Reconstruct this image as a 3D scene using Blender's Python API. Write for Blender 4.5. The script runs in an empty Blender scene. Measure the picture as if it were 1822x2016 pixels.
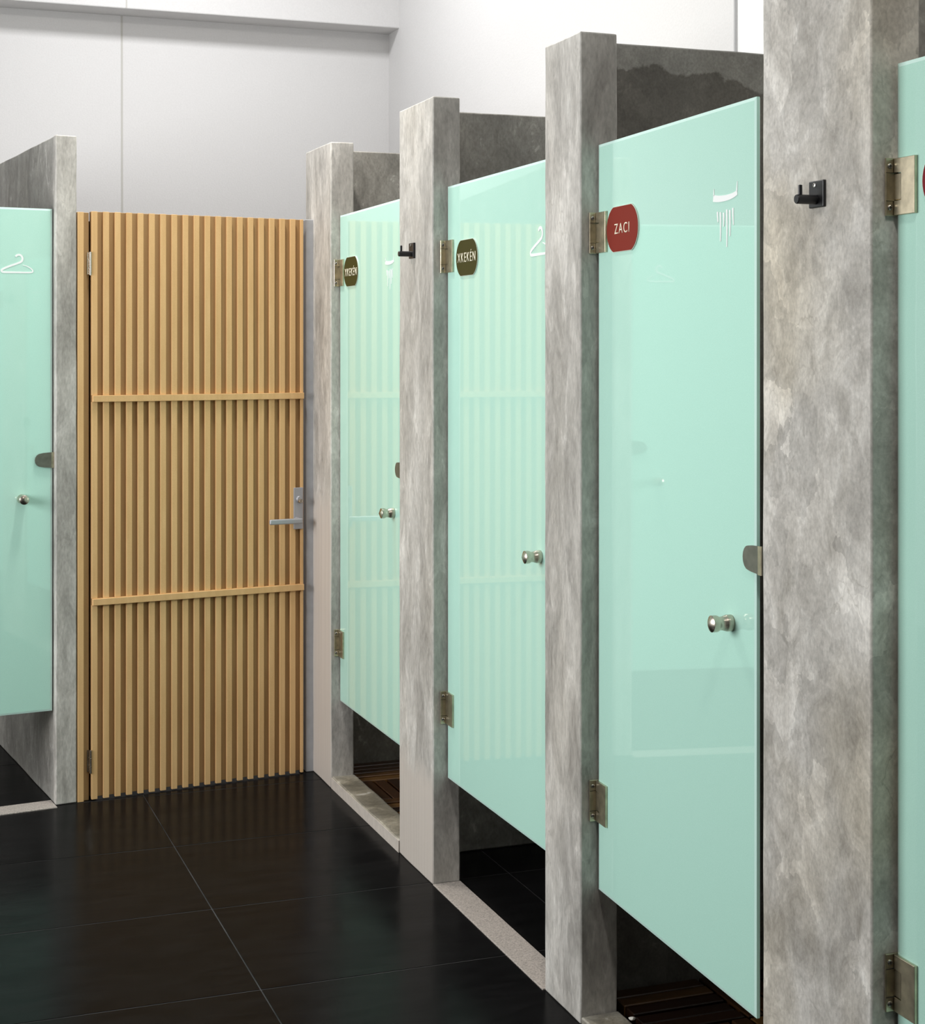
import bpy, bmesh, math, random
from mathutils import Vector, Matrix, noise

C = bpy.context.scene.collection
R = math.radians
random.seed(7)

# ------------------------------------------------------------------ camera
FPX, W_IMG, H_IMG = 3158.0, 1822.0, 2016.0
HORIZON = 685.0
EYE = 1.60
YAW = 20.185
cam_d = bpy.data.cameras.new('camera')
cam = bpy.data.objects.new('camera', cam_d)
C.objects.link(cam)
cam.location = (0, 0, EYE)
cam.rotation_euler = (R(90), 0, R(-YAW))
cam_d.sensor_fit = 'VERTICAL'
cam_d.sensor_height = 24.0
cam_d.lens = FPX / H_IMG * 24.0
cam_d.shift_y = -(H_IMG / 2 - HORIZON) / H_IMG
cam_d.clip_start = 0.05
bpy.context.scene.camera = cam

# ------------------------------------------------------------------ world, lamps, exposure
sc = bpy.context.scene
sc.view_settings.view_transform = 'Standard'
sc.view_settings.look = 'None'
sc.view_settings.gamma = 1.0
sc.view_settings.use_curve_mapping = False
sc.view_settings.exposure = 0.38
w = bpy.data.worlds.new('world')
sc.world = w
w.use_nodes = True
w.node_tree.nodes['Background'].inputs[0].default_value = (0.9, 0.95, 1.0, 1)
w.node_tree.nodes['Background'].inputs[1].default_value = 0.3


def area(name, loc, rot, size, power, color=(1, 1, 1), shape='RECTANGLE'):
    d = bpy.data.lights.new(name, 'AREA')
    d.shape = shape
    d.size = size[0]
    d.size_y = size[1]
    d.energy = power
    d.color = color
    o = bpy.data.objects.new(name, d)
    C.objects.link(o)
    o.location = loc
    o.rotation_euler = rot
    return o


CEIL = 4.4
# ceiling lamps along the corridor
area('ceiling_lamp', (0.80, 1.0, 3.85), (0, 0, 0), (0.16, 0.5), 20, (1.0, 0.965, 0.91))
area('ceiling_lamp', (0.95, 5.2, 3.85), (0, 0, 0), (0.16, 0.5), 36, (1.0, 0.965, 0.91))
# added light from the left, brightening the corridor faces (out of frame)
area('side_fill_light', (-2.3, 4.1, 1.75), (0, R(-90), 0), (1.3, 2.4), 102, (0.97, 0.985, 1.0))
# added fill lights over the hall and the stall tops
area('hall_fill_light', (1.3, 6.7, 4.2), (R(10), 0, 0), (0.9, 0.4), 36, (0.99, 0.99, 1.0))
area('stall_fill_light', (1.9, 4.2, 4.2), (0, 0, 0), (0.3, 3.0), 7, (0.99, 0.99, 1.0))

# ------------------------------------------------------------------ materials


def srgb(r, g, b):
    def f(v):
        v /= 255.0
        return v / 12.92 if v <= 0.04045 else ((v + 0.055) / 1.055) ** 2.4
    return (f(r), f(g), f(b), 1.0)


def new_mat(name):
    m = bpy.data.materials.new(name)
    m.use_nodes = True
    nt = m.node_tree
    return m, nt, nt.nodes['Principled BSDF'], nt.links


def N(nt, kind, **kw):
    n = nt.nodes.new(kind)
    for k, v in kw.items():
        if k in n.inputs:
            n.inputs[k].default_value = v
        else:
            setattr(n, k, v)
    return n


def ramp(nt, stops):
    n = nt.nodes.new('ShaderNodeValToRGB')
    el = n.color_ramp.elements
    while len(el) < len(stops):
        el.new(0.5)
    for e, (p, c) in zip(el, stops):
        e.position = p
        e.color = c
    return n


def coords(nt, links, scale=(1, 1, 1), rnd=True):
    tc = N(nt, 'ShaderNodeTexCoord')
    mp = N(nt, 'ShaderNodeMapping')
    mp.inputs['Scale'].default_value = scale
    links.new(tc.outputs['Object'], mp.inputs['Vector'])
    if rnd:
        oi = N(nt, 'ShaderNodeObjectInfo')
        ml = N(nt, 'ShaderNodeMath', operation='MULTIPLY')
        ml.inputs[1].default_value = 37.0
        links.new(oi.outputs['Random'], ml.inputs[0])
        links.new(ml.outputs[0], mp.inputs['Location'])
    return tc, mp


def simple(name, col, rough=0.5, metal=0.0, spec=0.5, nscale=0, namt=0.0, bump=0.0):
    m, nt, b, L = new_mat(name)
    b.inputs['Base Color'].default_value = col
    b.inputs['Roughness'].default_value = rough
    b.inputs['Metallic'].default_value = metal
    b.inputs['Specular IOR Level'].default_value = spec
    if nscale:
        tc, mp = coords(nt, L)
        n = N(nt, 'ShaderNodeTexNoise', Scale=nscale, Detail=6.0)
        L.new(mp.outputs[0], n.inputs['Vector'])
        lo = tuple(c * (1 - namt) for c in col[:3]) + (1,)
        hi = tuple(min(1, c * (1 + namt)) for c in col[:3]) + (1,)
        r = ramp(nt, [(0.3, lo), (0.7, hi)])
        L.new(n.outputs['Fac'], r.inputs[0])
        L.new(r.outputs[0], b.inputs['Base Color'])
        if bump:
            bp = N(nt, 'ShaderNodeBump', Strength=bump, Distance=0.002)
            L.new(n.outputs['Fac'], bp.inputs['Height'])
            L.new(bp.outputs[0], b.inputs['Normal'])
    return m


def concrete(name, dark=(0.26, 0.243, 0.22), mid=(0.47, 0.445, 0.41), light=(0.70, 0.67, 0.625),
             streak=0.35, beige_z=None, stain=False, smear=0.7, s1=5.0, s2=15.0, patch=0.55):
    """trowelled cement: cloudy blotches, pale trowel flecks, fine pores"""
    m, nt, b, L = new_mat(name)
    tc, mp = coords(nt, L, (1, 1, streak))
    n1 = N(nt, 'ShaderNodeTexNoise', Scale=s1, Detail=9.0, Roughness=0.62, Distortion=smear)
    n2 = N(nt, 'ShaderNodeTexNoise', Scale=s2, Detail=9.0, Roughness=0.68, Distortion=smear * 1.6)
    n3 = N(nt, 'ShaderNodeTexNoise', Scale=160.0, Detail=3.0)
    for n in (n1, n2, n3):
        L.new(mp.outputs[0], n.inputs['Vector'])
    a = N(nt, 'ShaderNodeMix', data_type='FLOAT')
    a.inputs[0].default_value = 0.45
    L.new(n1.outputs['Fac'], a.inputs[2])
    L.new(n2.outputs['Fac'], a.inputs[3])
    r = ramp(nt, [(0.34, dark + (1,)), (0.49, mid + (1,)), (0.64, light + (1,))])
    L.new(a.outputs[0], r.inputs[0])
    # pale flecks left by the trowel
    fr = ramp(nt, [(0.60, (0, 0, 0, 1)), (0.66, (1, 1, 1, 1))])
    L.new(n2.outputs['Fac'], fr.inputs[0])
    fm = N(nt, 'ShaderNodeMath', operation='MULTIPLY')
    fm.inputs[1].default_value = 0.45
    L.new(fr.outputs[0], fm.inputs[0])
    mx = N(nt, 'ShaderNodeMix', data_type='RGBA')
    L.new(fm.outputs[0], mx.inputs[0])
    L.new(r.outputs[0], mx.inputs[6])
    mx.inputs[7].default_value = (0.66, 0.64, 0.60, 1)
    # skimmed patches with crisp edges, and hairline trowel scratches
    dn = N(nt, 'ShaderNodeTexNoise', Scale=s2 * 0.9, Detail=5.0)
    L.new(mp.outputs[0], dn.inputs['Vector'])
    dv = N(nt, 'ShaderNodeMix', data_type='RGBA', blend_type='LINEAR_LIGHT')
    dv.inputs[0].default_value = 0.10
    L.new(mp.outputs[0], dv.inputs[6])
    L.new(dn.outputs['Color'], dv.inputs[7])
    vo = N(nt, 'ShaderNodeTexVoronoi', Scale=s2 * 0.95)
    L.new(dv.outputs[2], vo.inputs['Vector'])
    vs_ = N(nt, 'ShaderNodeSeparateColor')
    L.new(vo.outputs['Color'], vs_.inputs[0])
    vr = ramp(nt, [(0.0, (0.86, 0.86, 0.86, 1)), (0.55, (1.0, 1.0, 1.0, 1)), (0.80, (1.0, 1.0, 1.0, 1)), (0.86, (1.17, 1.17, 1.17, 1))])
    L.new(vs_.outputs[0], vr.inputs[0])
    vm = N(nt, 'ShaderNodeMix', data_type='RGBA', blend_type='MULTIPLY')
    vm.inputs[0].default_value = patch
    L.new(mx.outputs[2], vm.inputs[6])
    L.new(vr.outputs[0], vm.inputs[7])
    ve = N(nt, 'ShaderNodeTexVoronoi', Scale=s2 * 0.7, feature='DISTANCE_TO_EDGE')
    L.new(dv.outputs[2], ve.inputs['Vector'])
    er = ramp(nt, [(0.0, (0.72, 0.71, 0.69, 1)), (0.03, (1, 1, 1, 1))])
    L.new(ve.outputs['Distance'], er.inputs[0])
    em = N(nt, 'ShaderNodeMix', data_type='RGBA', blend_type='MULTIPLY')
    sc_ = ramp(nt, [(0.50, (0, 0, 0, 1)), (0.62, (0.8, 0.8, 0.8, 1))])
    L.new(n1.outputs['Fac'], sc_.inputs[0])
    L.new(sc_.outputs[0], em.inputs[0])
    L.new(vm.outputs[2], em.inputs[6])
    L.new(er.outputs[0], em.inputs[7])
    mx = em
    # warm, yellowish areas
    nt4 = N(nt, 'ShaderNodeTexNoise', Scale=2.6, Detail=3.0)
    L.new(mp.outputs[0], nt4.inputs['Vector'])
    tr_ = ramp(nt, [(0.45, (1, 1, 1, 1)), (0.68, (0.99, 0.93, 0.80, 1))])
    L.new(nt4.outputs['Fac'], tr_.inputs[0])
    tm = N(nt, 'ShaderNodeMix', data_type='RGBA', blend_type='MULTIPLY')
    tm.inputs[0].default_value = 0.8 * patch * patch
    L.new(mx.outputs[2], tm.inputs[6])
    L.new(tr_.outputs[0], tm.inputs[7])
    mx = tm
    # worn, paler arrises
    ge0 = N(nt, 'ShaderNodeNewGeometry')
    pr = ramp(nt, [(0.52, (0, 0, 0, 1)), (0.60, (0.55, 0.55, 0.55, 1))])
    L.new(ge0.outputs['Pointiness'], pr.inputs[0])
    ed = N(nt, 'ShaderNodeMix', data_type='RGBA')
    L.new(pr.outputs[0], ed.inputs[0])
    L.new(mx.outputs[2], ed.inputs[6])
    ed.inputs[7].default_value = (0.70, 0.68, 0.63, 1)
    mx = ed
    # fine speckle
    sp = N(nt, 'ShaderNodeMix', data_type='RGBA', blend_type='MULTIPLY')
    sr = ramp(nt, [(0.25, (0.80, 0.80, 0.80, 1)), (0.65, (1.05, 1.05, 1.05, 1))])
    L.new(n3.outputs['Fac'], sr.inputs[0])
    sp.inputs[0].default_value = 1.0
    L.new(mx.outputs[2], sp.inputs[6])
    L.new(sr.outputs[0], sp.inputs[7])
    out = sp.outputs[2]
    if beige_z is not None or stain:
        sx = N(nt, 'ShaderNodeSeparateXYZ')
        L.new(tc.outputs['Object'], sx.inputs[0])
    if beige_z is not None:
        # smooth beige skim coat below a ragged line
        nz = N(nt, 'ShaderNodeTexNoise', Scale=9.0, Detail=4.0)
        L.new(tc.outputs['Object'], nz.inputs['Vector'])
        ad = N(nt, 'ShaderNodeMath', operation='MULTIPLY_ADD')
        ad.inputs[1].default_value = 0.16
        L.new(nz.outputs['Fac'], ad.inputs[0])
        L.new(sx.outputs['Z'], ad.inputs[2])
        mr = N(nt, 'ShaderNodeMapRange')
        mr.inputs['From Min'].default_value = beige_z + 0.12
        mr.inputs['From Max'].default_value = beige_z + 0.02
        L.new(ad.outputs[0], mr.inputs['Value'])
        _, mp2 = coords(nt, L, (1, 1, 0.004), False)
        ns = N(nt, 'ShaderNodeTexNoise', Scale=110.0, Detail=3.0)
        L.new(mp2.outputs[0], ns.inputs['Vector'])
        br = ramp(nt, [(0.3, (0.51, 0.455, 0.405, 1)), (0.7, (0.60, 0.54, 0.485, 1))])
        L.new(ns.outputs['Fac'], br.inputs[0])
        # only on the corridor face
        ge = N(nt, 'ShaderNodeNewGeometry')
        sn = N(nt, 'ShaderNodeSeparateXYZ')
        L.new(ge.outputs['Normal'], sn.inputs[0])
        lt = N(nt, 'ShaderNodeMath', operation='LESS_THAN')
        lt.inputs[1].default_value = -0.5
        L.new(sn.outputs['X'], lt.inputs[0])
        ff = N(nt, 'ShaderNodeMath', operation='MULTIPLY')
        L.new(mr.outputs[0], ff.inputs[0])
        L.new(lt.outputs[0], ff.inputs[1])
        bm_ = N(nt, 'ShaderNodeMix', data_type='RGBA')
        L.new(ff.outputs[0], bm_.inputs[0])
        L.new(out, bm_.inputs[6])
        L.new(br.outputs[0], bm_.inputs[7])
        out = bm_.outputs[2]
    if stain:
        # soaked, darker cement with a ragged tide line below the top edge
        nz = N(nt, 'ShaderNodeTexNoise', Scale=13.0, Detail=6.0, Roughness=0.6)
        L.new(tc.outputs['Object'], nz.inputs['Vector'])
        ad = N(nt, 'ShaderNodeMath', operation='MULTIPLY_ADD')
        ad.inputs[1].default_value = 0.10
        L.new(nz.outputs['Fac'], ad.inputs[0])
        # tide line falls away from the post
        sl = N(nt, 'ShaderNodeMath', operation='MULTIPLY_ADD')
        sl.inputs[1].default_value = 0.11
        L.new(sx.outputs['X'], sl.inputs[0])
        L.new(sx.outputs['Z'], sl.inputs[2])
        L.new(sl.outputs[0], ad.inputs[2])
        mr = N(nt, 'ShaderNodeMapRange')
        mr.inputs['From Min'].default_value = 2.375
        mr.inputs['From Max'].default_value = 2.367
        L.new(ad.outputs[0], mr.inputs['Value'])
        dm = N(nt, 'ShaderNodeMix', data_type='RGBA', blend_type='MULTIPLY')
        L.new(mr.outputs[0], dm.inputs[0])
        L.new(out, dm.inputs[6])
        dm.inputs[7].default_value = (0.50, 0.48, 0.46, 1)
        out = dm.outputs[2]
    L.new(out, b.inputs['Base Color'])
    b.inputs['Roughness'].default_value = 0.55
    b.inputs['Specular IOR Level'].default_value = 0.35
    bp = N(nt, 'ShaderNodeBump', Strength=0.45, Distance=0.004)
    L.new(a.outputs[0], bp.inputs['Height'])
    bp2 = N(nt, 'ShaderNodeBump', Strength=0.15, Distance=0.001)
    L.new(n3.outputs['Fac'], bp2.inputs['Height'])
    L.new(bp.outputs[0], bp2.inputs['Normal'])
    L.new(bp2.outputs[0], b.inputs['Normal'])
    return m


M = {}
M['concrete'] = concrete('polished_cement')
M['concrete_trowel'] = concrete('cement_trowelled', dark=(0.30, 0.278, 0.245), mid=(0.51, 0.482, 0.44), light=(0.76, 0.73, 0.68), streak=0.72, smear=0.8, s1=4.6, s2=14.0, patch=1.0)
M['concrete_beige_high'] = concrete('cement_beige_high', beige_z=1.05)
M['concrete_beige_low'] = concrete('cement_beige_low', beige_z=0.32)
M['concrete_stain'] = concrete('cement_stained', (0.22, 0.21, 0.19), (0.33, 0.32, 0.29), (0.46, 0.45, 0.41), 0.8, stain=True)
M['concrete_rough'] = concrete('cement_rough', (0.085, 0.076, 0.055), (0.18, 0.16, 0.12), (0.36, 0.325, 0.25), 1.0, patch=0.3)
M['concrete_divider'] = concrete('cement_divider', (0.17, 0.163, 0.145), (0.275, 0.263, 0.238), (0.41, 0.395, 0.36), 0.6)
M['beige'] = simple('beige_skim', (0.56, 0.505, 0.45, 1), 0.6, nscale=40, namt=0.08)
M['grey_plaster'] = simple('grey_jamb', (0.38, 0.385, 0.40, 1), 0.6, nscale=30, namt=0.07)
M['granite'] = simple('speckled_granite', (0.40, 0.355, 0.32, 1), 0.5, nscale=260, namt=0.38)
M['white'] = simple('white_plaster', (0.65, 0.642, 0.636, 1), 0.85, spec=0.2, nscale=120, namt=0.025, bump=0.25)
M['white_dimmed'] = simple('white_plaster_dimmed', (0.535, 0.532, 0.535, 1), 0.85, spec=0.2, nscale=120, namt=0.025, bump=0.25)  # white plaster darkened to offset strong light on this stretch of wall
M['white_bright'] = simple('white_paint_lightened', (0.80, 0.80, 0.795, 1), 0.8, spec=0.2, nscale=120, namt=0.01)  # lighter colour stands in for extra light on the near wall stretch
M['seam'] = simple('seam_filler', (0.50, 0.49, 0.46, 1), 0.9)
M['black'] = simple('black_metal', (0.012, 0.012, 0.014, 1), 0.38)
M['steel'] = simple('brushed_steel', (0.56, 0.50, 0.42, 1), 0.27, 1.0, nscale=60, namt=0.12)
M['bronze'] = simple('weathered_nickel', (0.60, 0.53, 0.39, 1), 0.36, 1.0, nscale=45, namt=0.22)
M['stop'] = simple('dull_stop_plate', (0.20, 0.20, 0.165, 1), 0.42, 0.7, nscale=40, namt=0.2)
M['screw'] = simple('screw_steel', (0.55, 0.53, 0.50, 1), 0.3, 1.0)
M['dark'] = simple('dark_recess', (0.01, 0.01, 0.01, 1), 0.6)
M['lever'] = simple('satin_lever', (0.44, 0.44, 0.47, 1), 0.5, 0.6)
M['print'] = simple('white_print', (0.93, 0.95, 0.94, 1), 0.5)
M['cream'] = simple('cream_print', (0.90, 0.84, 0.66, 1), 0.6)
M['olive'] = simple('olive_sign', srgb(62, 58, 18), 0.6, spec=0.2)
M['red'] = simple('brick_red_sign', srgb(128, 38, 24), 0.6, spec=0.2)
M['darkred'] = simple('crimson_sign', srgb(122, 18, 26), 0.6, spec=0.2)
M['rim'] = simple('sign_rim', (0.66, 0.72, 0.62, 1), 0.4)
M['chip'] = simple('caulk_chip', (0.66, 0.64, 0.58, 1), 0.8, nscale=90, namt=0.15)


def glass_mat():
    m, nt, b, L = new_mat('mint_satin_glass')
    tc, mp = coords(nt, L, (1, 1, 1), False)
    n = N(nt, 'ShaderNodeTexNoise', Scale=420.0, Detail=2.0)
    L.new(mp.outputs[0], n.inputs['Vector'])
    r = ramp(nt, [(0.3, (0.485, 0.79, 0.67, 1)), (0.7, (0.535, 0.835, 0.715, 1))])
    L.new(n.outputs['Fac'], r.inputs[0])
    L.new(r.outputs[0], b.inputs['Base Color'])
    b.inputs['Roughness'].default_value = 0.015
    b.inputs['IOR'].default_value = 1.8
    return m


def wood_mat(name='tan_wood', k=1.0):
    m, nt, b, L = new_mat(name)
    tc, mp = coords(nt, L, (1, 1, 0.12))
    n = N(nt, 'ShaderNodeTexNoise', Scale=45.0, Detail=5.0)
    L.new(mp.outputs[0], n.inputs['Vector'])
    _, mp2 = coords(nt, L, (1, 1, 1))
    n2 = N(nt, 'ShaderNodeTexNoise', Scale=420.0, Detail=2.0)
    L.new(mp2.outputs[0], n2.inputs['Vector'])
    a = N(nt, 'ShaderNodeMix', data_type='FLOAT')
    a.inputs[0].default_value = 0.4
    L.new(n.outputs['Fac'], a.inputs[2])
    L.new(n2.outputs['Fac'], a.inputs[3])
    r = ramp(nt, [(0.3, (0.65 * k, 0.395 * k, 0.172 * k, 1)), (0.7, (0.78 * k, 0.505 * k, 0.242 * k, 1))])
    L.new(a.outputs[0], r.inputs[0])
    L.new(r.outputs[0], b.inputs['Base Color'])
    b.inputs['Roughness'].default_value = 0.6
    b.inputs['Specular IOR Level'].default_value = 0.25
    return m


def tile_mat():
    m, nt, b, L = new_mat('black_slate_tile')
    tc, mp = coords(nt, L, (1, 3.2, 1))
    n = N(nt, 'ShaderNodeTexNoise', Scale=7.0, Detail=6.0, Distortion=0.6)
    n2 = N(nt, 'ShaderNodeTexNoise', Scale=2.2, Detail=3.0)
    L.new(mp.outputs[0], n.inputs['Vector'])
    L.new(mp.outputs[0], n2.inputs['Vector'])
    r = ramp(nt, [(0.3, (0.0045, 0.0043, 0.0045, 1)), (0.7, (0.008, 0.0077, 0.008, 1))])
    L.new(n.outputs['Fac'], r.inputs[0])
    L.new(r.outputs[0], b.inputs['Base Color'])
    rr = ramp(nt, [(0.3, (0.15, 0.15, 0.15, 1)), (0.7, (0.27, 0.27, 0.27, 1))])
    L.new(n2.outputs['Fac'], rr.inputs[0])
    L.new(rr.outputs[0], b.inputs['Roughness'])
    b.inputs['Specular IOR Level'].default_value = 0.03
    bp = N(nt, 'ShaderNodeBump', Strength=0.10, Distance=0.003)
    L.new(n.outputs['Fac'], bp.inputs['Height'])
    L.new(bp.outputs[0], b.inputs['Normal'])
    return m


def deck_mat(name='dark_hardwood', k=1.0):
    m, nt, b, L = new_mat(name)
    tc, mp = coords(nt, L, (0.35, 1.0, 1.0))
    n = N(nt, 'ShaderNodeTexNoise', Scale=60.0, Detail=5.0)
    L.new(mp.outputs[0], n.inputs['Vector'])
    oi = N(nt, 'ShaderNodeObjectInfo')
    r = ramp(nt, [(0.0, (0.030 * k, 0.011 * k, 0.005 * k, 1)), (0.6, (0.085 * k, 0.034 * k, 0.012 * k, 1)), (1.0, (0.30 * k, 0.145 * k, 0.04 * k, 1))])
    L.new(oi.outputs['Random'], r.inputs[0])
    mx = N(nt, 'ShaderNodeMix', data_type='RGBA', blend_type='MULTIPLY')
    mx.inputs[0].default_value = 0.6
    L.new(r.outputs[0], mx.inputs[6])
    L.new(n.outputs['Fac'], mx.inputs[7])
    L.new(mx.outputs[2], b.inputs['Base Color'])
    b.inputs['Roughness'].default_value = 0.28
    return m


M['glass'] = glass_mat()
M['glass_edge'] = simple('cut_glass_edge', (0.55, 0.90, 0.80, 1), 0.12)  # edge colour lightened to imitate light carried through the glass
M['glass_bevel'] = simple('polished_glass_arris', (0.66, 0.90, 0.82, 1), 0.10)
M['wood'] = wood_mat()
M['wood_shaded'] = wood_mat('tan_panel_shaded', 0.62)  # backing wood darkened to paint in groove shade between the slats
M['tile'] = tile_mat()
M['grout'] = simple('grout', (0.030, 0.028, 0.028, 1), 0.9, nscale=5, namt=0.95)
M['deck'] = deck_mat()
M['deck_red'] = deck_mat('red_hardwood', 0.45)

# ------------------------------------------------------------------ helpers


class MB:
    def __init__(self):
        self.bm = bmesh.new()
        self.mats = []

    def _mi(self, mat):
        if mat not in self.mats:
            self.mats.append(mat)
        return self.mats.index(mat)

    def _paint(self, faces, mat):
        i = self._mi(mat)
        for f in faces:
            f.material_index = i

    def box(self, x0, x1, y0, y1, z0, z1, mat, bevel=0.0, seg=1):
        r = bmesh.ops.create_cube(self.bm, size=1.0)
        vs = r['verts']
        for v in vs:
            v.co = Vector(((x0 + x1) / 2 + v.co.x * (x1 - x0), (y0 + y1) / 2 + v.co.y * (y1 - y0), (z0 + z1) / 2 + v.co.z * (z1 - z0)))
        fs = set(f for v in vs for f in v.link_faces)
        if bevel:
            es = list(set(e for v in vs for e in v.link_edges))
            rb = bmesh.ops.bevel(self.bm, geom=es, offset=bevel, segments=seg, affect='EDGES', profile=0.5)
            fs = set(f for f in fs if f.is_valid) | set(rb['faces'])
        self._paint(fs, mat)
        return fs

    def prism(self, pts, y0, y1, mat, side=None, bevel=0.0):
        """outline in the x-z plane pulled from y0 (front) to y1"""
        a = [self.bm.verts.new((x, y0, z)) for x, z in pts]
        b = [self.bm.verts.new((x, y1, z)) for x, z in pts]
        fr = [self.bm.faces.new(a), self.bm.faces.new(b[::-1])]
        sd = []
        n = len(pts)
        for i in range(n):
            j = (i + 1) % n
            sd.append(self.bm.faces.new((a[j], a[i], b[i], b[j])))
        self._paint(fr, mat)
        self._paint(sd, side or mat)
        if bevel:
            es = [e for e in fr[0].edges]
            rb = bmesh.ops.bevel(self.bm, geom=es, offset=bevel, segments=2, affect='EDGES', profile=0.5)
            self._paint(rb['faces'], side or mat)

    def lathe(self, prof, origin, axis, mat, seg=28):
        """prof: list of (distance along axis, radius)"""
        ax = Vector(axis).normalized()
        up = Vector((0, 0, 1)) if abs(ax.z) < 0.9 else Vector((1, 0, 0))
        p = ax.cross(up).normalized()
        q = ax.cross(p)
        o = Vector(origin)
        rings = []
        for d, r in prof:
            if r < 1e-6:
                rings.append([self.bm.verts.new(o + ax * d)])
            else:
                rings.append([self.bm.verts.new(o + ax * d + (p * math.cos(t) + q * math.sin(t)) * r)
                              for t in (2 * math.pi * k / seg for k in range(seg))])
        fs = []
        for A, B in zip(rings, rings[1:]):
            for k in range(seg):
                l = (k + 1) % seg
                if len(A) == 1 and len(B) == 1:
                    continue
                if len(A) == 1:
                    fs.append(self.bm.faces.new((A[0], B[k], B[l])))
                elif len(B) == 1:
                    fs.append(self.bm.faces.new((A[k], B[0], A[l])))
                else:
                    fs.append(self.bm.faces.new((A[k], B[k], B[l], A[l])))
        for end in (rings[0], rings[-1]):
            if len(end) > 1:
                fs.append(self.bm.faces.new(end))
        self._paint(fs, mat)
        for f in fs:
            f.smooth = True

    def ribbon(self, pts, widths, y0, y1, mat):
        """flat stroke in the x-z plane following pts with a width at each point"""
        L_, R_ = [], []
        n = len(pts)
        for i in range(n):
            a = Vector(pts[max(0, i - 1)])
            b = Vector(pts[min(n - 1, i + 1)])
            d = (b - a).normalized()
            nn = Vector((-d.y, d.x)) * widths[i] / 2
            p = Vector(pts[i])
            L_.append(p + nn)
            R_.append(p - nn)
        bm = self.bm
        fs = []
        la = [bm.verts.new((p.x, y0, p.y)) for p in L_]
        ra = [bm.verts.new((p.x, y0, p.y)) for p in R_]
        lb = [bm.verts.new((p.x, y1, p.y)) for p in L_]
        rb = [bm.verts.new((p.x, y1, p.y)) for p in R_]
        for i in range(n - 1):
            fs.append(bm.faces.new((la[i], la[i + 1], ra[i + 1], ra[i])))
            fs.append(bm.faces.new((la[i + 1], la[i], lb[i], lb[i + 1])))
            fs.append(bm.faces.new((ra[i], ra[i + 1], rb[i + 1], rb[i])))
        fs.append(bm.faces.new((la[0], ra[0], rb[0], lb[0])))
        fs.append(bm.faces.new((la[-1], lb[-1], rb[-1], ra[-1])))
        self._paint(fs, mat)

    def build(self, name, parent=None, sharp=32, recalc=True):
        if recalc:
            bmesh.ops.recalc_face_normals(self.bm, faces=self.bm.faces)
        for e in self.bm.edges:
            if len(e.link_faces) == 2:
                e.smooth = e.calc_face_angle(0) < R(sharp)
        me = bpy.data.meshes.new(name)
        self.bm.to_mesh(me)
        self.bm.free()
        for m in self.mats:
            me.materials.append(m)
        o = bpy.data.objects.new(name, me)
        C.objects.link(o)
        if parent:
            o.parent = parent
        return o


def slab(name, x0, x1, y0, y1, z0, z1, mat, parent=None, amp=0.0014, step=0.07, seed=0.0, rnd=0.004):
    """hand-trowelled slab: a box whose faces are gridded and made slightly uneven"""
    bm = bmesh.new()
    dims = (x1 - x0, y1 - y0, z1 - z0)
    nn = [max(2, int(round(d / step))) for d in dims]

    def grid(o, u, v, nu, nv):
        vs = [[bm.verts.new(o + u * (i / nu) + v * (j / nv)) for j in range(nv + 1)] for i in range(nu + 1)]
        for i in range(nu):
            for j in range(nv):
                bm.faces.new((vs[i][j], vs[i + 1][j], vs[i + 1][j + 1], vs[i][j + 1]))
    o = Vector((x0, y0, z0))
    X, Y, Z = Vector((dims[0], 0, 0)), Vector((0, dims[1], 0)), Vector((0, 0, dims[2]))
    grid(o, X, Y, nn[0], nn[1]); grid(o + Z, X, Y, nn[0], nn[1])
    grid(o, X, Z, nn[0], nn[2]); grid(o + Y, X, Z, nn[0], nn[2])
    grid(o, Y, Z, nn[1], nn[2]); grid(o + X, Y, Z, nn[1], nn[2])
    bmesh.ops.remove_doubles(bm, verts=bm.verts, dist=1e-5)
    bmesh.ops.recalc_face_normals(bm, faces=bm.faces)
    for e in bm.edges:
        e.smooth = e.calc_face_angle(0) < R(30)
    es = [e for e in bm.edges if not e.smooth]
    if rnd:
        bmesh.ops.bevel(bm, geom=es, offset=rnd, segments=2, affect='EDGES', profile=0.5)
    for f in bm.faces:
        f.smooth = True
    for v in bm.verts:
        if v.co.z < z0 + 0.001 and z0 <= 0.001:
            k = 0.4
        else:
            k = 1.0
        p = v.co * 7.0 + Vector((seed, seed * 1.7, 0))
        v.co += noise.noise_vector(p) * amp * k + noise.noise_vector(p * 4.3) * amp * 0.5 * k
    for v in bm.verts:
        if z0 == 0.0 and v.co.z < 0:
            v.co.z = 0
    me = bpy.data.meshes.new(name)
    bm.to_mesh(me)
    bm.free()
    me.materials.append(mat)
    ob = bpy.data.objects.new(name, me)
    C.objects.link(ob)
    if parent:
        ob.parent = parent
    return ob


def thing(name, label, cat, loc=(0, 0, 0), rz=0.0, group=None):
    o = bpy.data.objects.new(name, None)
    o.empty_display_size = 0.1
    C.objects.link(o)
    o.location = loc
    o.rotation_euler = (0, 0, rz)
    o['label'] = label
    o['category'] = cat
    o['kind'] = 'thing'
    if group:
        o['group'] = group
    return o


def struct(o):
    o['kind'] = 'structure'
    return o


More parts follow.
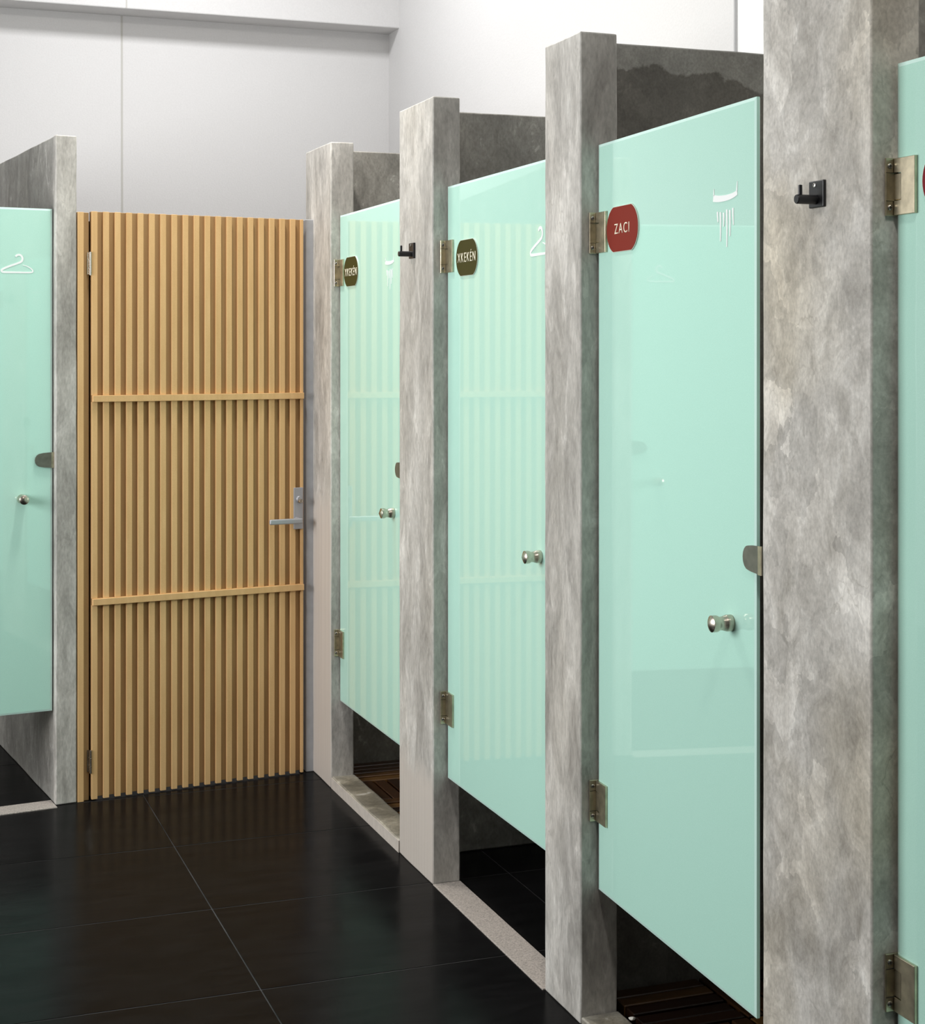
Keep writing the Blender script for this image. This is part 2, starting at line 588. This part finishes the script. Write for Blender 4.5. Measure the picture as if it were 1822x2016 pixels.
def text_mesh(name, body, width, height, x, z, y, mat, parent):
    cu = bpy.data.curves.new('tmp_text', 'FONT')
    cu.body = body
    cu.align_x = 'CENTER'
    cu.space_character = 1.22
    cu.offset = -0.004
    tmp = bpy.data.objects.new('tmp_text', cu)
    C.objects.link(tmp)
    bpy.context.view_layer.update()
    dg = bpy.context.evaluated_depsgraph_get()
    me = bpy.data.meshes.new_from_object(tmp.evaluated_get(dg))
    xs = [v.co.x for v in me.vertices]
    # cap height measured on the plain letters
    base = [v.co.y for v in me.vertices]
    lo = min(base)
    hi = max(base)
    cap = 0.729 if 'É' not in body else None
    sx = width / (max(xs) - min(xs))
    cx = (max(xs) + min(xs)) / 2
    if 'É' in body:
        hi = lo + (hi - lo) * 0.775
    sz = height / (hi - lo)
    for v in me.vertices:
        v.co = Vector(((v.co.x - cx) * sx + x, y, (v.co.y - lo) * sz + z - height / 2))
    bpy.data.objects.remove(tmp)
    bpy.data.curves.remove(cu)
    bm = bmesh.new()
    bm.from_mesh(me)
    ext = bmesh.ops.extrude_face_region(bm, geom=list(bm.faces))
    for v in [g for g in ext['geom'] if isinstance(g, bmesh.types.BMVert)]:
        v.co.y -= 0.0006
    bmesh.ops.recalc_face_normals(bm, faces=bm.faces)
    bm.to_mesh(me)
    bm.free()
    me.name = name
    me.materials.clear()
    me.materials.append(mat)
    o = bpy.data.objects.new(name, me)
    C.objects.link(o)
    o.parent = parent
    return o


def smooth_path(pts, sub=6):
    """Catmull-Rom through 2-D points"""
    out = []
    n = len(pts)
    for i in range(n - 1):
        p0 = Vector(pts[max(i - 1, 0)]); p1 = Vector(pts[i]); p2 = Vector(pts[i + 1]); p3 = Vector(pts[min(i + 2, n - 1)])
        for k in range(sub):
            t = k / sub
            out.append(0.5 * ((2 * p1) + (p2 - p0) * t + (2 * p0 - 5 * p1 + 4 * p2 - p3) * t * t + (3 * p1 - p0 - 3 * p2 + p3) * t ** 3))
    out.append(Vector(pts[-1]))
    return out


# ------------------------------------------------------------------ room shell
WALL_Y = 8.30
WALL_X = 2.625
LEFT_X = -2.4
REAR_Y = -4.5

# floor: a grout bed with separate tiles
fl = MB()
fl.box(LEFT_X - 0.1, WALL_X + 0.1, REAR_Y - 0.1, WALL_Y + 0.1, -0.12, -0.0013, M['grout'])
floor = struct(fl.build('floor'))
TX, TY = 0.912, 0.612
x_lines = [-0.004 + TX * k for k in range(-3, 4)]
y_lines = [5.152 + TY * k for k in range(-16, 6)]
g = 0.0016
for xa, xb in zip(x_lines, x_lines[1:]):
    for ya, yb in zip(y_lines, y_lines[1:]):
        a0, a1, b0, b1 = max(xa + 0.95 * g, LEFT_X), min(xb - 0.95 * g, WALL_X), max(ya + 1.3 * g, REAR_Y), min(yb - 1.3 * g, WALL_Y)
        if a1 - a0 < 0.02 or b1 - b0 < 0.02:
            continue
        t = MB()
        dz = random.uniform(-0.0004, 0.0004)
        t.box(a0, a1, b0, b1, -0.012, 0.0 + dz * 0.3 - 0.0002, M['tile'], 0.0009)
        t.build('tile', floor)

# back wall with the plaster seam and the beam
wb = MB()
wb.box(LEFT_X - 0.1, WALL_X + 0.15, WALL_Y, WALL_Y + 0.15, 0, CEIL, M['white'])
wall_back = struct(wb.build('wall_back'))
sm = MB()
sx_ = 1.203   # seam
zz = 0.0
pts = []
while zz < 3.3:
    pts.append((sx_ + 0.0035 * noise.noise(Vector((0, 0, zz * 1.5))) - 0.010 * (zz / 3.3), zz))
    zz += 0.1
pts.append((pts[-1][0], 3.30))
sm.ribbon(pts, [0.010] * len(pts), WALL_Y - 0.0015, WALL_Y + 0.001, M['seam'])
sm.build('wall_seam', wall_back)
bmm = MB()
bmm.box(LEFT_X, WALL_X + 0.05, WALL_Y - 0.185, WALL_Y + 0.02, 3.298, CEIL, M['white'], 0.006, 2)
beam = struct(bmm.build('trim_1'))
sm = MB()
pts = [(sx_ - 0.012 + 0.002 * noise.noise(Vector((3, 0, k * 0.3))), 3.30 + k * 0.11) for k in range(9)]
sm.ribbon(pts, [0.007] * len(pts), WALL_Y - 0.1865, WALL_Y - 0.184, M['seam'])
sm.build('wall_seam', beam)

wr = MB()
wr.box(WALL_X, WALL_X + 0.15, 6.84, WALL_Y + 0.1, 0, CEIL, M['white'])
wr.box(WALL_X - 0.012, WALL_X + 0.15, 4.56, 6.84, 0, CEIL, M['white_dimmed'], 0.006, 2)
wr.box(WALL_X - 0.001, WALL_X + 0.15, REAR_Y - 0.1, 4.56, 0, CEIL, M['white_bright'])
struct(wr.build('wall_right'))
wl = MB()
wl.box(LEFT_X - 0.15, LEFT_X, REAR_Y - 0.1, WALL_Y + 0.1, 0, CEIL, M['white'])
struct(wl.build('wall_left'))
wf = MB()
wf.box(LEFT_X - 0.15, WALL_X + 0.15, REAR_Y - 0.15, REAR_Y, 0, CEIL, M['grey_plaster'])
struct(wf.build('wall_front'))
ce = MB()
ce.box(LEFT_X - 0.15, WALL_X + 0.15, REAR_Y - 0.15, WALL_Y + 0.15, CEIL, CEIL + 0.1, M['white'])
struct(ce.build('ceiling'))

# ------------------------------------------------------------------ concrete partitions
PH = 2.350


def partition(label, px0, px1, py0, py1, dy0, dy1, mat, dmat, dh, seed):
    t = thing('concrete_partition', label, 'partition', (px0, py0, 0))
    slab('post', 0, px1 - px0, 0, py1 - py0, 0, PH, mat, t, seed=seed)
    slab('divider', px1 - px0 - 0.002, WALL_X - 0.016 - px0, dy0 - py0, dy1 - py0, 0, dh, dmat, t, seed=seed + 3, step=0.09)
    return t


part_a = partition('concrete post and divider right beside the wooden slatted door, smooth beige lower half',
                   1.562, 1.650, 5.639, 5.994, 5.862, 5.96, M['concrete_beige_high'], M['concrete_divider'], 2.348, 1.0)
part_b = partition('pale concrete post and divider between the two olive XKEKÉN doors, small hook on it',
                   1.566, 1.653, 4.517, 4.840, 4.775, 4.838, M['concrete_beige_low'], M['concrete_divider'], 2.348, 12.0)
part_c = partition('concrete post hinging the ZACI door, its divider stained dark and damp',
                   1.571, 1.668, 3.465, 3.680, 3.572, 3.66, M['concrete'], M['concrete_stain'], 2.350, 23.0)
part_d = partition('widest pale mottled concrete post, carrying the large black coat hook',
                   1.580, 1.678, 2.300, 2.652, 2.45, 2.55, M['concrete_trowel'], M['concrete_divider'], 2.350, 31.0)
# nearer post, outside the frame, carrying the last door's latch side
we = slab('wall_near', 1.585, WALL_X - 0.016, 1.18, 1.48, 0, PH, M['concrete'], seed=44.0, step=0.12)
struct(we)

# left stall, turned 7 degrees
LANG = R(7.15)
LO = (0.6761, 5.7658)


def rot(u, v):
    c, s = math.cos(LANG), math.sin(LANG)
    return (LO[0] + c * u - s * v, LO[1] + s * u + c * v)


part_l = thing('concrete_partition', 'concrete partition end between wooden slatted door and the left glass door',
               'partition', (LO[0], LO[1], 0), LANG)
slab('post', -0.0775, -0.0035, 0.0, 0.030, 0, 2.346, M['concrete'], part_l, seed=51.0, step=0.05)
slab('divider', -0.0765, -0.0045, 0.029, 2.30, 0, 2.344, M['concrete_divider'], part_l, seed=53.0, step=0.09)  # darker cement paints in the shade inside the left stall
wl2 = slab('wall_stall_left', -1.30, -0.845, 0.0, 0.09, 0, 2.346, M['concrete'], seed=61.0, step=0.12)
wl2.location = (LO[0], LO[1], 0)
wl2.rotation_euler = (0, 0, LANG)
struct(wl2)

# smooth grey jamb strip right of the wooden door
jb = MB()
jb.box(1.5335, 1.5640, 5.884, 5.990, 0.0, 2.085, M['grey_plaster'], 0.002)
struct(jb.build('trim_2'))

# ------------------------------------------------------------------ thresholds
tr = slab('trim_3', 1.566, 1.653, 4.842, 5.637, 0, 0.042, M['concrete_rough'], amp=0.0022, step=0.04, seed=71.0)
struct(tr)
fc = MB()
fc.box(1.5635, 1.5665, 4.842, 5.637, 0.0, 0.038, M['beige'])
fc.build('facing', tr)
gr = MB()
gr.box(1.566, 1.653, 3.682, 4.515, -0.002, 0.0035, M['granite'], 0.001)
struct(gr.build('trim_4'))
tr2 = slab('trim_5', 1.571, 1.668, 2.659, 3.463, 0, 0.020, M['concrete_rough'], amp=0.002, step=0.04, seed=81.0)
struct(tr2)
tl = MB()
tl.box(-0.84, -0.079, -0.034, 0.062, -0.002, 0.004, M['granite'], 0.001)
tlo = tl.build('trim_6')
tlo.location = (LO[0], LO[1], 0)
tlo.rotation_euler = (0, 0, LANG)
struct(tlo)

# crumbs of caulk at the thresholds
CRUMBS = ('largest pale crumb of caulk on the threshold edge under the ZACI door',
          'small pale crumb of caulk closest to the concrete post under the ZACI door',
          'pale crumb of caulk farthest from the concrete post under the ZACI door',
          'lone pale crumb of caulk on the threshold beside the basket pattern hardwood slats')
for i, (x, y, z, s) in enumerate(((1.672, 3.300, 0.0, 0.010), (1.668, 3.385, 0.0, 0.0075), (1.690, 3.262, 0.0, 0.008), (1.660, 5.075, 0.0, 0.008))):
    t = bmesh.new()
    bmesh.ops.create_icosphere(t, subdivisions=2, radius=s)
    for v in t.verts:
        v.co += noise.noise_vector(v.co * 160 + Vector((i * 5, 0, 0))) * s * 0.45
        v.co.z *= 0.55
    zm = min(v.co.z for v in t.verts)
    for v in t.verts:
        v.co.z -= zm
    me = bpy.data.meshes.new('caulk_crumb')
    t.to_mesh(me)
    t.free()
    me.materials.append(M['chip'])
    o = bpy.data.objects.new('caulk_crumb', me)
    C.objects.link(o)
    o.location = (x, y, z + 0.028)
    o['label'] = CRUMBS[i]
    o['category'] = 'debris'
    o['group'] = 'caulk crumbs at the thresholds'

# ------------------------------------------------------------------ hardwood floor grids in two stalls


def deck(label, x0, x1, y0, y1, z, mat):
    root = thing('hardwood_floor_grid', label, 'floor mat', (x0, y0, 0))
    bs = 0.25
    nx = int(math.ceil((x1 - x0) / bs))
    ny = int(math.ceil((y1 - y0) / bs))
    n = 5
    wdt = bs / n
    for i in range(nx):
        for j in range(ny):
            ax, ay = i * bs, j * bs
            for k in range(n):
                if (i + j) % 2:
                    r = (ax + 0.004, ax + bs - 0.004, ay + k * wdt + 0.004, ay + (k + 1) * wdt - 0.004)
                else:
                    r = (ax + k * wdt + 0.004, ax + (k + 1) * wdt - 0.004, ay + 0.004, ay + bs - 0.004)
                X1, Y1 = min(r[1], x1 - x0), min(r[3], y1 - y0)
                if X1 - r[0] < 0.015 or Y1 - r[2] < 0.015:
                    continue
                t = MB()
                dz = random.uniform(-0.002, 0.002)
                t.box(r[0], X1, r[2], Y1, 0.0, z + dz, mat, 0.0022)
                t.build('slat', root)
    return root


deck('basket pattern hardwood floor slats under the glass door with the smaller olive sign', 1.657, 2.60, 4.845, 5.855, 0.026, M['deck'])
deck('dark hardwood floor slats under the glass door with the brick red ZACI sign', 1.682, 2.60, 2.56, 3.565, 0.026, M['deck_red'])

# ------------------------------------------------------------------ wooden slatted door
wd = thing('slatted_door', 'tan wooden door of vertical slats with two horizontal rails and a satin lever', 'door', (LO[0], LO[1], 0), LANG)
U0, U1 = 0.0500, 0.8510
ZB, ZT = 0.0035, 2.083
p = MB()
p.box(U0, U1, 0.0145, 0.034, ZB + 0.006, ZT, M['wood_shaded'], 0.001)
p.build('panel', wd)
ns = 20
pitch = (U1 - 0.0105 - U0) / (ns - 1)
RAILS = ((1.409, 1.432), (0.690, 0.713))
segs = ((ZB, RAILS[1][0]), (RAILS[1][1], RAILS[0][0]), (RAILS[0][1], ZT))
meshes = {}
for k in range(ns):
    u = U0 + k * pitch
    wdt = 0.0205 if k < ns - 1 else U1 - u
    for q, (za, zb) in enumerate(segs):
        key = (q, k == ns - 1)
        if key not in meshes:
            t = MB()
            t.box(0, wdt, 0.0, 0.0150, za, zb, M['wood'], 0.0008)
            o = t.build('slat', wd)
            meshes[key] = o.data
        else:
            o = bpy.data.objects.new('slat', meshes[key])
            C.objects.link(o)
            o.parent = wd
        o.location = (u, 0, 0)
for za, zb in RAILS:
    t = MB()
    t.box(U0 + 0.002, U1 - 0.001, -0.011, 0.0135, za, zb, M['wood'], 0.001)
    t.build('rail', wd)
# lever set
lv = MB()
lv.box(U1 - 0.040, U1 - 0.003, -0.006, 0.002, 0.920, 1.076, M['lever'], 0.002, 2)
plate = lv.build('handle_plate', wd)
t = MB()
t.lathe([(0, 0.0115), (0.008, 0.0115), (0.010, 0.010)], (U1 - 0.021, -0.006, 1.033), (0, -1, 0), M['lever'], 20)
t.lathe([(0, 0.0085), (0.010, 0.0085), (0.014, 0.006), (0.014, 0.0)], (U1 - 0.019, -0.010, 1.026), (0, -1, 0), M['steel'], 20)
t.box(U1 - 0.0202, U1 - 0.0178, -0.0245, -0.0235, 1.021, 1.031, M['dark'])
t.build('key_cylinder', plate)
t = MB()
t.lathe([(0, 0.011), (0.030, 0.010), (0.040, 0.010)], (U1 - 0.030, -0.006, 0.955), (0, -1, 0), M['lever'], 20)
t.box(U1 - 0.151, U1 - 0.020, -0.050, -0.036, 0.945, 0.965, M['lever'], 0.005, 3)
t.build('lever', plate)
for zc in (1.898, 0.138):
    t = MB()
    for a, b in ((-0.040, -0.016), (-0.014, 0.012), (0.014, 0.040)):
        t.lathe([(0, 0.0042), (b - a, 0.0042)], (0.0455, -0.001, zc + a), (0, 0, 1), M['steel'], 14)
    t.lathe([(0, 0.0030), (0.082, 0.0030)], (0.0455, -0.001, zc - 0.041), (0, 0, 1), M['screw'], 10)
    t.box(0.0365, 0.0445, 0.010, 0.0125, zc - 0.038, zc + 0.040, M['steel'])
    t.build('hinge', wd)
# fixed strip of the door frame
fr = thing('door_frame_strip', 'narrow fixed tan strip with one slat between the slatted door hinges and the concrete', 'door frame', (LO[0], LO[1], 0), LANG)
t = MB()
t.box(0.0, 0.043, 0.0145, 0.030, 0.0, 2.079, M['wood_shaded'], 0.001)
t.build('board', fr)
t = MB()
t.box(0.0, 0.0215, 0.0, 0.0135, 0.0, 2.079, M['wood'], 0.0008)
t.build('slat', fr)
t = MB()
t.box(0.030, 0.075, 0.036, 0.056, 0.0, 2.050, M['dark'])
t.build('door_stop', fr)

# ------------------------------------------------------------------ glass stall doors
GT = 0.010


def hanger_emblem(parent, x, z, wd_, y):
    """coat hanger drawn with one swelling stroke; x,z = middle of its foot line"""
    s = wd_ / 2
    pts = [(-0.10 * s, 0.98 * s), (0.02 * s, 1.09 * s), (0.22 * s, 1.07 * s), (0.33 * s, 0.88 * s), (0.26 * s, 0.68 * s), (0.02 * s, 0.56 * s),
           (-0.40 * s, 0.40 * s), (-0.80 * s, 0.23 * s), (-0.96 * s, 0.12 * s), (-0.95 * s, 0.03 * s), (-0.80 * s, -0.01 * s), (0.0, -0.01 * s), (0.84 * s, 0.0),
           (0.97 * s, 0.10 * s), (0.86 * s, 0.24 * s), (0.62 * s, 0.38 * s), (0.34 * s, 0.46 * s)]
    sp = smooth_path(pts, 6)
    n = len(sp)
    base = 0.105 * s
    ws = []
    for i in range(n):
        t = i / (n - 1)
        k = 1.15 if t < 0.62 else 1.15 - (t - 0.62) * 2.1
        ws.append(max(0.35, k) * base)
    mb = MB()
    mb.ribbon([(x + q.x, z + q.y) for q in sp], ws, y - 0.0008, y, M['print'])
    return mb.build('hanger_emblem', parent, recalc=True)


def shower_emblem(parent, x, z, wd_, y):
    """curved shower rose with falling drops; x,z = middle of the rose"""
    s = wd_ / 2
    mb = MB()
    sp = smooth_path([(-s, 0.0), (-0.5 * s, -0.06 * s), (0.1 * s, -0.07 * s), (0.6 * s, -0.03 * s), (0.97 * s, 0.05 * s)], 6)
    mb.ribbon([(x + q.x, z + q.y) for q in sp], [0.27 * s - 0.10 * s * (i / len(sp)) for i in range(len(sp))], y - 0.0008, y, M['print'])
    mb.ribbon([(x - 0.95 * s, z + 0.08 * s), (x - 0.93 * s, z + 0.36 * s)], [0.09 * s, 0.03 * s], y - 0.0008, y, M['print'])
    mb.ribbon([(x + 0.93 * s, z + 0.12 * s), (x + 0.98 * s, z + 0.48 * s)], [0.09 * s, 0.03 * s], y - 0.0008, y, M['print'])
    drops = ((-0.64, -0.55, -0.95), (-0.40, -0.58, -1.70), (-0.13, -0.62, -1.15), (0.13, -0.52, -1.95), (0.38, -0.56, -1.55), (0.62, -0.50, -1.15))
    for k, (dx, a, b) in enumerate(drops):
        q = smooth_path([(dx * s, a * s), (dx * s + 0.015 * s, (a + b) / 2 * s), (dx * s + (0.05 if k in (0, 5) else 0.0) * s, b * s)], 4)
        mb.ribbon([(x + v.x, z + v.y) for v in q], [0.12 * s * (1 - 0.55 * i / len(q)) for i in range(len(q))], y - 0.0008, y, M['print'])
    return mb.build('shower_emblem', parent)


def sign(parent, x, z, col, text, tw, th, y, cream, tz=0.0):
    hw, hh, tw2 = 0.0875, 0.0515, 0.050
    # cask outline: flat head and foot, bulging sides
    r = ((hw - tw2) ** 2 + hh ** 2) / (2 * (hw - tw2))
    a = math.asin(hh / r)
    pts = []
    for k in range(17):
        t = -a + 2 * a * k / 16
        pts.append((hw - r + r * math.cos(t), r * math.sin(t)))
    left = [(-px_, pz_) for px_, pz_ in pts[::-1]]
    out = pts + left
    mb = MB()
    mb.prism([(x + a_ * 1.018, z + b_ * 1.025) for a_, b_ in out], y - 0.0026, y, M['rim'])
    s = mb.build('sign_plate', parent)
    mb = MB()
    mb.prism([(x + a_, z + b_) for a_, b_ in out], y - 0.0034, y - 0.0022, col)
    f = mb.build('sign_face', s)
    if text:
        text_mesh('sign_text', text, tw, th, x, z + tz, y - 0.0034, cream, s)
    return s


def hinge(parent, zc, gap, body):
    """glass-to-wall hinge: plate screwed to the jamb, notched clamp plate on the glass, pivot block in the notch"""
    hz = 0.048
    mb = MB()
    yg = -GT / 2
    # clamp plate on the outer side, with a notch towards the jamb
    mb.prism([(-gap + 0.006, -hz + zc), (0.057, -hz + zc), (0.057, hz + zc), (-gap + 0.006, hz + zc), (-gap + 0.006, 0.024 + zc), (0.021, 0.024 + zc), (0.021, -0.024 + zc), (-gap + 0.006, -0.024 + zc)][::-1],
             yg - 0.0065, yg - 0.0005, body, bevel=0.0008)
    h = mb.build('hinge', parent)
    mb = MB()
    mb.box(-gap + 0.003, 0.0180, yg - 0.0050, yg - 0.0005, zc - 0.0225, zc + 0.0225, body, 0.0012)
    mb.build('pivot_block', h)
    mb = MB()
    mb.box(-gap + 0.0005, -gap + 0.0045, -0.026, 0.022, zc - hz - 0.001, zc + hz + 0.001, body, 0.0008)
    mb.box(-gap + 0.0042, -gap + 0.0060, -0.0258, 0.0218, zc + 0.0235, zc + 0.0242, M['dark'])
    mb.box(-gap + 0.0042, -gap + 0.0060, -0.0258, 0.0218, zc - 0.0242, zc - 0.0235, M['dark'])
    mb.build('jamb_plate', h)
    for dz in (-0.035, 0.035):
        mb = MB()
        mb.lathe([(0, 0.0048), (0.0012, 0.0046), (0.0022, 0.003), (0.0022, 0)], (-gap + 0.0045, -0.018, zc + dz), (1, 0, 0), M['screw'], 16)
        mb.box(-gap + 0.0064, -gap + 0.0070, -0.0210, -0.0150, zc + dz - 0.0006, zc + dz + 0.0006, M['dark'])
        mb.box(-gap + 0.0064, -gap + 0.0070, -0.0186, -0.0174, zc + dz - 0.003, zc + dz + 0.003, M['dark'])
        mb.build('screw', h)
    return h


def knob(parent, x, z):
    mb = MB()
    prof = [(0, 0.0155), (0.0015, 0.0165), (0.011, 0.0165), (0.0135, 0.0158), (0.019, 0.0140), (0.024, 0.0132), (0.028, 0.0138), (0.031, 0.0158), (0.034, 0.0165), (0.0440, 0.0165)]
    mb.lathe(prof, (x, -GT / 2, z), (0, -1, 0), M['steel'], 36)
    k = mb.build('knob', parent)
    mb = MB()
    mb.lathe([(0.0440, 0.0163), (0.0444, 0.0158), (0.0520, 0.0)], (x, -GT / 2, z), (0, -1, 0), M['steel'], 36)
    mb.build('knob_tip', k)
    return k


def glass_door(label, loc, rz, width, z0=0.317, z1=2.081, hinge_gap=0.006, knob_off=0.117, knob_z=1.062):
    d = thing('glass_stall_door', label, 'door', loc, rz)
    mb = MB()
    ch = 0.0022
    # pane: satin faces, narrow polished arris, cut edge lightened to imitate glow
    y0, y1 = -GT / 2, GT / 2
    b = mb.bm
    def ring(ix, y):
        return [b.verts.new(v) for v in ((ix, y, z0 + ix), (width - ix, y, z0 + ix), (width - ix, y, z1 - ix), (ix, y, z1 - ix))]
    r0 = ring(0.0065, y0); r1 = ring(0, y0 + 0.0016); r2 = ring(0, y1 - ch); r3 = ring(ch, y1)
    mb._paint([b.faces.new(r0), b.faces.new(r3[::-1])], M['glass'])
    for A, B_, mt in ((r0, r1, 'glass_bevel'), (r1, r2, 'glass_edge'), (r2, r3, 'glass_bevel')):
        for i in range(4):
            j = (i + 1) % 4
            mb._paint([b.faces.new((A[j], A[i], B_[i], B_[j]))], M[mt])
    mb.build('glass_pane', d, sharp=10)
    for zc in (1.872, 0.527):
        hinge(d, zc, hinge_gap, M['bronze'])
    knob(d, width - knob_off, knob_z)
    return d


YG = -GT / 2 - 0.0001
RZ = R(-90)
d1 = glass_door('mint glass door nearest the wooden door, olive XKEKÉN sign and shower emblem', (1.600, 5.632, 0), RZ, 0.785, knob_off=0.140)
sign(d1, 0.153, 1.8715, M['olive'], 'XKEKÉN', 0.147, 0.0265, YG, M['cream'], -0.002)
shower_emblem(d1, 0.600, 1.883, 0.094, YG)

d2 = glass_door('mint glass door with olive XKEKÉN sign and hanger emblem, next to the ZACI door', (1.615, 4.510, 0), RZ, 0.822, knob_off=0.111, knob_z=1.064)
sign(d2, 0.173, 1.8610, M['olive'], 'XKEKÉN', 0.147, 0.0265, YG, M['cream'], 0.001)
hanger_emblem(d2, 0.706, 1.8420, 0.122, YG)

d3 = glass_door('mint glass door with a brick red ZACI sign and shower emblem, standing slightly ajar', (1.619, 3.458, 0), R(-92.1), 0.773, knob_off=0.100, knob_z=1.058)
sign(d3, 0.147, 1.8730, M['red'], 'ZACI', 0.083, 0.0235, YG, M['cream'], 0.001)
shower_emblem(d3, 0.648, 1.9015, 0.104, YG)

d4 = glass_door('mint glass door cut off by the photo edge, hinged on the widest concrete post', (1.6315, 2.293, 0), RZ, 0.800)
sign(d4, 0.162, 1.8750, M['darkred'], '', 0, 0, YG, M['cream'])

LW = 0.748
lx, ly = rot(-0.082 - LW, 0.036)
d5 = glass_door('mint glass door with a white hanger emblem, left of the wooden slatted door', (lx, ly, 0), LANG, LW, z0=0.326, z1=2.088, hinge_gap=0.006, knob_off=0.106, knob_z=1.074)
hanger_emblem(d5, LW - 0.121, 1.8635, 0.110, YG)

# ------------------------------------------------------------------ latch stops fixed to the posts


def stop_plate(parent, ox, oy, oz, along, out, L_=0.080):
    """rounded plate reaching from the post over the edge of the glass.
    along: unit vector from the post over the glass, out: towards the corridor"""
    mb = MB()
    a, o_ = Vector(along + (0,)), Vector(out + (0,))
    hh = 0.0275
    pts = [(0.0, -hh), (L_ * 0.55, -hh * 0.92)]
    for k in range(9):
        t = -math.pi / 2 + math.pi * k / 8
        pts.append((L_ - 0.022 + 0.022 * math.cos(t), hh * 0.86 * math.sin(t)))
    pts += [(L_ * 0.55, hh * 0.92), (0.0, hh)]
    base = Vector((ox, oy, oz))
    v0 = [mb.bm.verts.new(base + a * p[0] + Vector((0, 0, p[1])) + o_ * 0.004) for p in pts]
    v1 = [mb.bm.verts.new(base + a * p[0] + Vector((0, 0, p[1]))) for p in pts]
    fs = [mb.bm.faces.new(v0), mb.bm.faces.new(v1[::-1])]
    n = len(pts)
    for i in range(n):
        j = (i + 1) % n
        fs.append(mb.bm.faces.new((v0[j], v0[i], v1[i], v1[j])))
    mb._paint(fs, M['stop'])
    st = mb.build('latch_stop', parent)
    mb = MB()
    q = [base + a * t + Vector((0, 0, zz_)) + o_ * w_ for w_ in (0.0042, 0.0065) for t, zz_ in ((0.0, -hh), (0.011, -hh), (0.011, hh), (0.0, hh))]
    vv = [mb.bm.verts.new(p) for p in q]
    for f in ((0, 1, 2, 3), (7, 6, 5, 4), (0, 4, 5, 1), (1, 5, 6, 2), (2, 6, 7, 3), (3, 7, 4, 0)):
        mb._paint([mb.bm.faces.new([vv[k] for k in f])], M['bronze'])
    mb.build('stop_flange', st)
    return st


# coordinates are local to each partition (their origin is the front near corner of the post)
stop_plate(part_d, 0.004, 0.355, 1.196, (0.035, 0.999), (-0.999, 0.035), 0.076)
stop_plate(part_b, 0.020, 0.321, 1.208, (0.0, 1.0), (-1.0, 0.0), 0.098)
stop_plate(part_l, -0.076, 0.026, 1.207, (-1.0, 0.0), (0.0, -1.0), 0.068)

# ------------------------------------------------------------------ coat hooks


def coat_hook(label, x, y, z):
    t = thing('coat_hook', label, 'hook', (x, y, z))
    mb = MB()
    mb.box(-0.004, 0.003, -0.0235, 0.0235, -0.024, 0.024, M['black'], 0.0018, 2)
    mb.build('back_plate', t)
    mb = MB()
    mb.lathe([(0, 0.0085), (0.040, 0.0085), (0.0415, 0.0075), (0.0415, 0.0)], (-0.003, 0.0, -0.010), (-1, 0, 0), M['black'], 24)
    mb.build('peg', t)
    mb = MB()
    mb.lathe([(0, 0.0036), (0.024, 0.0036), (0.025, 0.0)], (-0.036, 0.0, -0.009), (0, 0, 1), M['black'], 14)
    mb.build('pin', t)
    mb = MB()
    mb.lathe([(0, 0.0042), (0.0012, 0.0040), (0.0018, 0.002), (0.0018, 0)], (-0.004, 0.004, 0.0165), (-1, 0, 0), M['screw'], 14)
    mb.box(-0.0064, -0.0057, 0.003, 0.005, 0.0155, 0.0175, M['dark'])
    mb.build('screw', t)
    return t


coat_hook('square black coat hook on the widest concrete post, beside the ZACI door', 1.578, 2.460, 1.8735)
coat_hook('small black coat hook on the pale post between the two olive signs', 1.5635, 4.703, 1.900)
